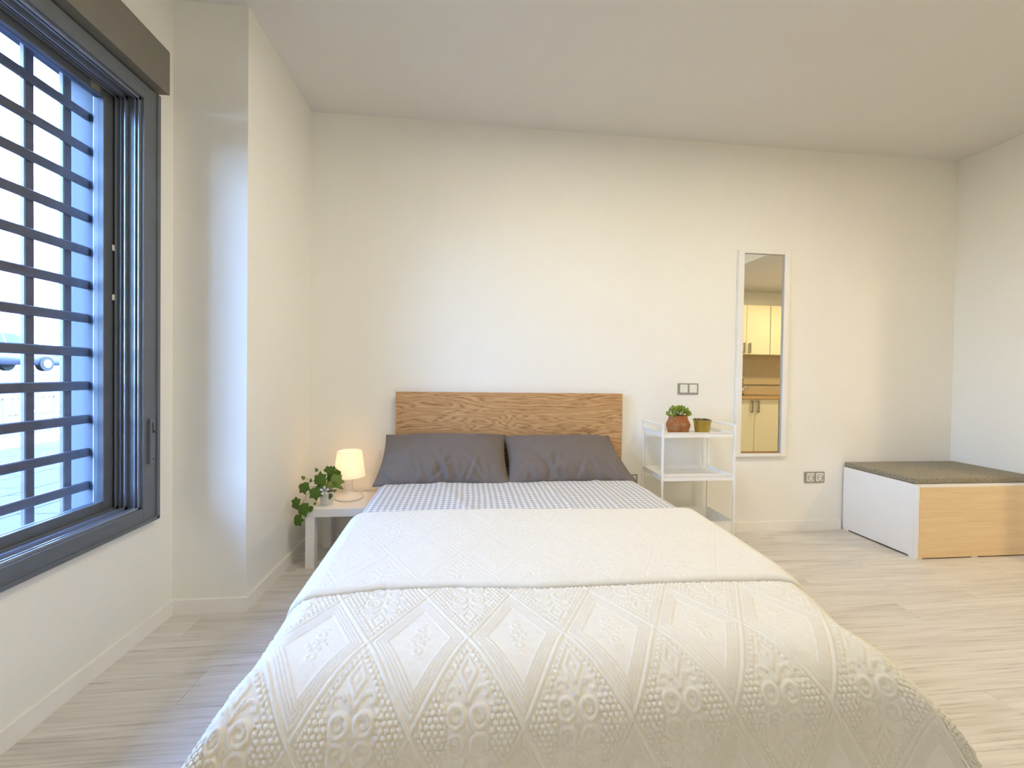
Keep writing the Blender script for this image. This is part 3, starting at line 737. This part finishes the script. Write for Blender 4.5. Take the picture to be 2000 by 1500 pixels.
for lx, ly, lz, s_, an, tl, lb, li in leaves:
    o = bpy.data.objects.new('leaf', LM[(lb, li)]); COL.objects.link(o); o.parent = ivy
    o.location = Vector((lx, ly, lz)) - ivy.location
    R_ = Matrix.Rotation(math.radians(random.uniform(-22, 12)), 4, 'Z') @ Matrix.Rotation(-tl, 4, 'X') @ Matrix.Rotation(PI / 2, 4, 'X') @ Matrix.Rotation(math.radians(an - 90), 4, 'Z')
    o.rotation_euler = R_.to_euler(); o.scale = (s_ * 1.06,) * 3
    if s_ > .03:
        a_ = Vector((lx, ly, lz)); b_ = TOPP.lerp(a_, .15) if lz > .42 else min([Vector((-.90, -.30, .452)), Vector((-.935, -.31, .41)), Vector((-.962, -.315, .355)), Vector((-.970, -.322, .272)), Vector((-.86, -.29, .455))], key=lambda p_: (p_ - a_).length)
        mid = (a_ + b_) / 2 + Vector((0, 0, .008)); obj('petiole', tube(nb(), [b_, mid, a_ - Vector((0, -.002, 0))], .0009, 5), M['stem'], ivy, True)
bm = nb(); fc = Vector((-.818, -.365, .448))
for k in range(5):
    an = math.radians(72 * k + 20); d_ = Vector((math.cos(an), -.15, math.sin(an)))
    vs = [bm.verts.new(fc + d_ * r_ * .028 + Vector((-math.sin(an), 0, math.cos(an))) * w_ * .028) for r_, w_ in ((.1, 0), (.5, .22), (.85, .26), (1.0, 0), (.85, -.26), (.5, -.22))]
    bm.faces.new(vs)
obj('flower', bm, M['petal'], ivy, label='small white five-petalled flower')

# ------------------------------------------------------------------ trolley
t = thing('trolley', (1.455, -.20, 0), 'white metal three-tier utility trolley between the bed and the mirror', 'trolley')
X0, X1, Y0, Y1 = 1.213, 1.696, -.350, -.052; R_ = .0065
for px in (X0, X1):
    for py in (Y0, Y1): obj('post', bx(px - R_, px + R_, py - R_, py + R_, .052, .826, .002), M['whitemetal'], t)
    obj('handrail', bx(px - R_, px + R_, Y0 + R_, Y1 - R_, .813, .826, .002), M['whitemetal'], t)
def tray(z0, z1, name='tray'):
    bm = nb(); i = .008; w_ = .0025
    box(bm, X0 + i, X1 - i, Y0, Y0 + w_, z0, z1); box(bm, X0 + i, X1 - i, Y1 - w_, Y1, z0, z1)
    box(bm, X0, X0 + w_, Y0 + i, Y1 - i, z0, z1); box(bm, X1 - w_, X1, Y0 + i, Y1 - i, z0, z1)
    box(bm, X0 + w_, X1 - w_, Y0 + w_, Y1 - w_, z0 + .006, z0 + .009)
    box(bm, X0 + i, X1 - i, Y0 - .003, Y0 + .002, z1 - .004, z1); box(bm, X0 - .002, X0 + .003, Y0 + i, Y1 - i, z1 - .004, z1); box(bm, X1 - .003, X1 + .002, Y0 + i, Y1 - i, z1 - .004, z1)
    obj(name, bm, M['whitemetal'], t)
tray(.743, .776); tray(.468, .502); tray(.080, .206, 'tray')
for px in (X0, X1):
    for py in (Y0, Y1):
        bm = nb(); cyl(bm, (px - .009, py - .012, .0235), (px + .009, py - .012, .0235), .0235, n=20)
        c_ = obj('caster', bm, M['black'], t); obj('fork', bx(px - .012, px + .012, py - .014, py + .006, .040, .056, .002), M['black'], c_)
# pots on the trolley
PZ = .7525
c = (1.390, -.20, PZ)
t = thing('succulent_pot', c, 'bulging terracotta pot of bushy green succulent on the trolley top', 'potted plant')
obj('pot', lathe(nb(), [(.0, .0), (.062, .0), (.065, .004), (.071, .030), (.077, .048), (.078, .056), (.074, .066), (.066, .084), (.059, .100), (.058, .112), (.061, .118), (.056, .118), (.053, .108), (.0, .106)], c, 40), M['terra'], t, True)
obj('soil', lathe(nb(), [(.0, .112), (.054, .110), (.054, .105)], c, 20), M['soil'], t)
bm = nb(); rs = random.Random(4)
for k in range(150):
    an = rs.uniform(0, 2 * PI); el = rs.uniform(.05, 1.45); rad = .055 + rs.uniform(0, .022)
    tip = Vector((c[0] + math.cos(an) * math.cos(el) * (rad + .018) * 1.0, c[1] + math.sin(an) * math.cos(el) * rad, c[2] + .118 + math.sin(el) * rad * .95 + .002))
    d_ = (tip - Vector((c[0], c[1], c[2] + .09))).normalized(); d_ = (d_ + Vector((rs.uniform(-.5, .5), rs.uniform(-.5, .5), rs.uniform(-.2, .5)))).normalized()
    a_ = d_.orthogonal().normalized(); a_.rotate(Matrix.Rotation(rs.uniform(0, 6), 3, d_)); b_ = d_.cross(a_)
    l_ = rs.uniform(.022, .034); w_ = l_ * .26; base = tip - d_ * l_
    vs = [bm.verts.new(base), bm.verts.new(base + d_ * l_ * .6 + a_ * w_), bm.verts.new(base + d_ * l_), bm.verts.new(base + d_ * l_ * .6 - a_ * w_), bm.verts.new(base + d_ * l_ * .55 + b_ * w_ * .5), bm.verts.new(base + d_ * l_ * .55 - b_ * w_ * .5)]
    for q in ((0, 1, 4), (1, 2, 4), (2, 3, 4), (3, 0, 4), (1, 0, 5), (2, 1, 5), (3, 2, 5), (0, 3, 5)): bm.faces.new([vs[i_] for i_ in q])
obj('foliage', bm, M['succ'], t, kind='stuff')
c = (1.561, -.20, PZ)
t = thing('brass_planter', c, 'tapered brass pot with grey rosette succulents on the trolley top', 'potted plant')
obj('pot', lathe(nb(), [(.0, .0), (.044, .0), (.046, .003), (.056, .080), (.060, .084), (.060, .088), (.054, .088), (.052, .078), (.0, .076)], c, 36), M['brass'], t, True)
obj('soil', lathe(nb(), [(.0, .082), (.052, .080), (.052, .075)], c, 20), M['soil'], t)
ROS = [(-.028, -.012), (.004, -.024), (.032, -.010), (-.010, .022), (.026, .020), (-.038, .016)]
for k, (dx, dy) in enumerate(ROS):
    bm = nb(); cc = Vector((c[0] + dx, c[1] + dy, c[2] + .084))
    for rg, (nn, L_, el) in enumerate(((8, .026, .30), (6, .019, .75), (4, .012, 1.15))):
        for i_ in range(nn):
            an = 2 * PI * i_ / nn + rg * .4 + k; d_ = Vector((math.cos(an) * math.cos(el), math.sin(an) * math.cos(el), math.sin(el))); s_ = Vector((-math.sin(an), math.cos(an), 0)); nrm = d_.cross(s_)
            vs = [bm.verts.new(cc), bm.verts.new(cc + d_ * L_ * .65 + s_ * L_ * .28), bm.verts.new(cc + d_ * L_), bm.verts.new(cc + d_ * L_ * .65 - s_ * L_ * .28), bm.verts.new(cc + d_ * L_ * .6 + nrm * L_ * .12)]
            for q in ((0, 1, 4), (1, 2, 4), (2, 3, 4), (3, 0, 4), (0, 3, 2, 1)): bm.faces.new([vs[j_] for j_ in q])
    obj('rosette', bm, M['echev'], t)

# ------------------------------------------------------------------ wall plates
def plate(name, x0, x1, z0, z1, label, cat, kind):
    t = thing(name, ((x0 + x1) / 2, 0, (z0 + z1) / 2), label, cat)
    obj('cover_plate', bx(x0, x1, -.009, 0.0, z0, z1, .002), M['socketgrey'], t)
    w_ = (x1 - x0) / 2
    for k in range(2):
        a_ = x0 + w_ * k + w_ * .13 + (.004 if k == 0 else -.002); b_ = a_ + w_ * .74
        r_ = obj('rocker' if kind == 'switch' else 'outlet', bx(a_, b_, -.0125, -.008, z0 + .010, z1 - .009, .002), M['socketwhite'], t)
        if kind == 'outlet':
            cx, cz = (a_ + b_) / 2, (z0 + z1) / 2
            bm = nb(); lathe(bm, [(.0235, 0), (.0235, .004), (.0205, .004), (.0205, 0)], (0, 0, 0), 24)
            bmesh.ops.rotate(bm, cent=(0, 0, 0), matrix=Matrix.Rotation(PI / 2, 3, 'X'), verts=bm.verts); bmesh.ops.translate(bm, vec=(cx, -.012, cz), verts=bm.verts)
            obj('rim', bm, M['socketgrey'], r_)
            bm = nb()
            for dx in (-.0095, .0095): cyl(bm, (cx + dx, -.0142, cz), (cx + dx, -.012, cz), .0032, n=10)
            obj('pin_hole', bm, M['dark'], r_)
plate('light_switch', 1.486, 1.639, 1.003, 1.081, 'double light switch in a grey frame above the trolley', 'switch', 'switch')
plate('power_socket', 2.489, 2.651, .350, .431, 'double power socket low on the wall between mirror and bench', 'socket', 'outlet')
plate('power_socket', 1.040, 1.196, .350, .429, 'double power socket mostly hidden behind the bed', 'socket', 'outlet')

# ------------------------------------------------------------------ mirror
mx0, mz0 = 1.9213, .5508
t = thing('wall_mirror', (mx0 + .2, 0, mz0), 'tall narrow wall mirror in a white frame', 'mirror')
fw = .043; 
for a_ in ((mx0, mx0 + fw, mz0, mz0 + 1.5), (mx0 + .4 - fw, mx0 + .4, mz0, mz0 + 1.5)): obj('frame_side', bx(a_[0], a_[1], -.026, -.001, a_[2], a_[3], .002), M['white'], t)
for z_ in (mz0, mz0 + 1.5 - fw * .55): obj('frame_rail', bx(mx0 + fw, mx0 + .4 - fw, -.026, -.001, z_, z_ + fw * .55, .002), M['white'], t)
obj('mirror_glass', bx(mx0 + fw - .003, mx0 + .4 - fw + .003, -.012, -.004, mz0 + .01, mz0 + 1.49), M['mirror'], t)

# ------------------------------------------------------------------ storage bench
bx0, bx1, by0, by1 = 2.7986, XR - .002, -.5379, -.016
t = thing('storage_bench', (3.26, -.28, 0), 'low white storage bench with a pale oak front in the right corner', 'bench')
obj('side_panel', bx(bx0, bx0 + .018, by0 + .019, by1, .012, .469, .001), M['white'], t)
obj('front_edge', bx(bx0, bx0 + .016, by0, by0 + .018, .004, .469, .001), M['white'], t)
obj('front_panel', bx(bx0 + .018, bx1, by0 - .001, by0 + .018, .008, .453, .001), M['birch'], t, label='pale oak front panel')
obj('top_rail', bx(bx0 + .018, bx1, by0, by0 + .034, .4535, .469, .001), M['white'], t)
obj('top_panel', bx(bx0 + .018, bx1, by0 + .034, by1, .450, .466), M['white'], t)
obj('back_panel', bx(bx0 + .018, bx1, by1 - .01, by1, .012, .45), M['white'], t)
for fx in (bx0 + .001, 3.2, bx1 - .05):
    for fy in (by0 + .003, by1 - .05): obj('foot', bx(fx, fx + .045, fy, fy + .045, 0, .012), M['white'], t)
n = 60; u = np.linspace(0, 1, n); v = np.linspace(0, 1, 40); U, V = np.meshgrid(u, v)
cu = bx(bx0 + .003, bx1 - .004, by0 + .022, by1, .470, .506, .008, 3)
cushion = obj('bench_cushion', cu, M['cushion'], smooth=True)
tag(cushion, 'thin speckled grey-brown seat pad lying on the storage bench', 'cushion')

# ------------------------------------------------------------------ kitchen (seen in the mirror)
def handle(x, y, z0, z1, parent):
    bm = nb(); z0 -= .015; box(bm, x - .010, x + .010, y + .022, y + .032, z0, z1, .002); box(bm, x - .006, x + .006, y, y + .026, z0 + .006, z0 + .018); box(bm, x - .006, x + .006, y, y + .026, z1 - .018, z1 - .006)
    obj('handle', bm, M['nickel'], parent)
def cabinet(name, x0, x1, yf, z0, z1, split, label, hz, kick, grp):
    t = thing(name, ((x0 + x1) / 2, (YB + yf) / 2, z0 if not kick else 0), label, 'cabinet', grp)
    obj('body', bx(x0 + .001, x1 - .001, YB + .001, yf - .019, z0, z1), M['kdoor'], t)
    if kick: obj('plinth', bx(x0 + .001, x1 - .001, YB + .001, yf - .05, 0, z0 - .001), M['ktop'], t)
    for k, (a_, b_) in enumerate(((x0, split), (split, x1))):
        if b_ - a_ < .1: continue
        d_ = obj('door', bx(a_ + .0025, b_ - .0025, yf - .018, yf, z0 + .002, z1 - .002, .002), M['kdoor'], t)
        handle(b_ - .045 if k == 0 else a_ + .045, yf, hz[0], hz[1], d_)
KF = -2.52
cabinet('base_cabinet', 3.42, 4.26, KF, .105, .83, 3.90, 'cream kitchen base cabinet under the sink seen in the mirror', (.66, .81), True, 'kitchen cabinets')
cabinet('base_cabinet', 2.60, 3.415, KF, .105, .83, 3.0, 'cream kitchen base cabinet left of the sink unit', (.66, .81), True, 'kitchen cabinets')
cabinet('wall_cabinet', 3.56, 4.31, -2.78, 1.455, 2.165, 3.945, 'cream wall cabinet above the sink seen in the mirror', (1.49, 1.62), False, 'kitchen cabinets')
cabinet('wall_cabinet', 4.315, 5.10, -2.78, 1.455, 2.165, 4.72, 'cream wall cabinet right of the one above the sink', (1.49, 1.62), False, 'kitchen cabinets')
t = thing('washing_machine', (4.60, -2.82, 0), 'white front-loading washing machine under the worktop', 'washing machine')
obj('casing', bx(4.30, 4.90, YB + .02, KF - .01, .01, .83, .01, 2), M['white'], t)
bm = nb(); lathe(bm, [(.18, 0), (.18, .02), (.13, .03), (.12, .01)], (0, 0, 0), 32); bmesh.ops.rotate(bm, cent=(0, 0, 0), matrix=Matrix.Rotation(-PI / 2, 3, 'X'), verts=bm.verts); bmesh.ops.translate(bm, vec=(4.60, KF - .009, .42), verts=bm.verts)
obj('door', bm, M['chrome'], t)
obj('control_panel', bx(4.31, 4.89, KF - .012, KF - .002, .72, .82, .003), M['socketgrey'], t)
tag(obj('worktop', bx(2.58, 5.6, YB + .001, -2.49, .832, .865, .003), M['ktop']), 'pale wood kitchen worktop running along the back wall', 'worktop')
tag(obj('splashback_trim', bx(2.58, 5.6, YB, YB + .012, 1.003, 1.020), M['nickel']), 'thin metal strip along the splashback above the worktop', 'trim')
struct('trim_splashback', bx(2.58, 5.6, YB, YB + .006, .866, 1.454), M['ktile'])
t = thing('kitchen_sink', (4.2, -2.8, .866), 'stainless steel sink set on the worktop', 'sink')
bm = nb(); box(bm, 3.78, 4.68, -3.04, -3.0, .866, .871, .002); box(bm, 3.78, 4.68, -2.60, -2.56, .866, .871, .002); box(bm, 3.78, 3.82, -3.0, -2.60, .866, .871, .002); box(bm, 4.18, 4.68, -3.0, -2.60, .866, .871, .002)
obj('rim', bm, M['steel'], t); obj('bowl', bx(3.82, 4.18, -3.0, -2.6, .8665, .868), M['steel'], t)
t = thing('kitchen_tap', (4.04, -2.98, .872), 'chrome swan-neck mixer tap behind the sink', 'tap')
obj('body', cyl(nb(), (4.04, -2.98, .872), (4.04, -2.98, .98), .02, n=20), M['chrome'], t, True)
obj('spout', tube(nb(), [(4.04, -2.98, .97), (4.04, -2.98, 1.06), (4.03, -2.965, 1.12), (4.0, -2.93, 1.15), (3.97, -2.89, 1.14), (3.955, -2.87, 1.10)], .011, 10), M['chrome'], t, True)
obj('lever', tube(nb(), [(4.06, -2.98, .94), (4.10, -2.975, .955), (4.13, -2.97, .98)], .007, 8), M['chrome'], t, True)
t = thing('kettle', (4.66, -2.75, .872), 'small black and glass kettle on the worktop', 'kettle')
obj('base', lathe(nb(), [(0, 0), (.06, 0), (.062, .03), (.058, .045), (0, .045)], (4.66, -2.75, .872), 24), M['black'], t, True)
obj('jug', lathe(nb(), [(.056, .046), (.06, .08), (.05, .14), (.04, .15), (0, .152)], (4.66, -2.75, .872), 24), M['kdoor'], t, True)

# ceiling lamps, the rear one an added fill
for nm, (lx, ly, lz), lb in DOWNLIGHTS:
    t = thing(nm, (lx, ly, lz), lb, 'lamp')
    obj('housing', lathe(nb(), [(0, 0), (.12, 0), (.12, -.02), (.105, -.026), (.10, -.016), (0, -.016)], (lx, ly, lz), 40), M['white'], t, True)
    obj('diffuser', lathe(nb(), [(0, -.034), (.07, -.031), (.099, -.022), (.099, -.016)], (lx, ly, lz), 40), M['diffuser'], t, True)
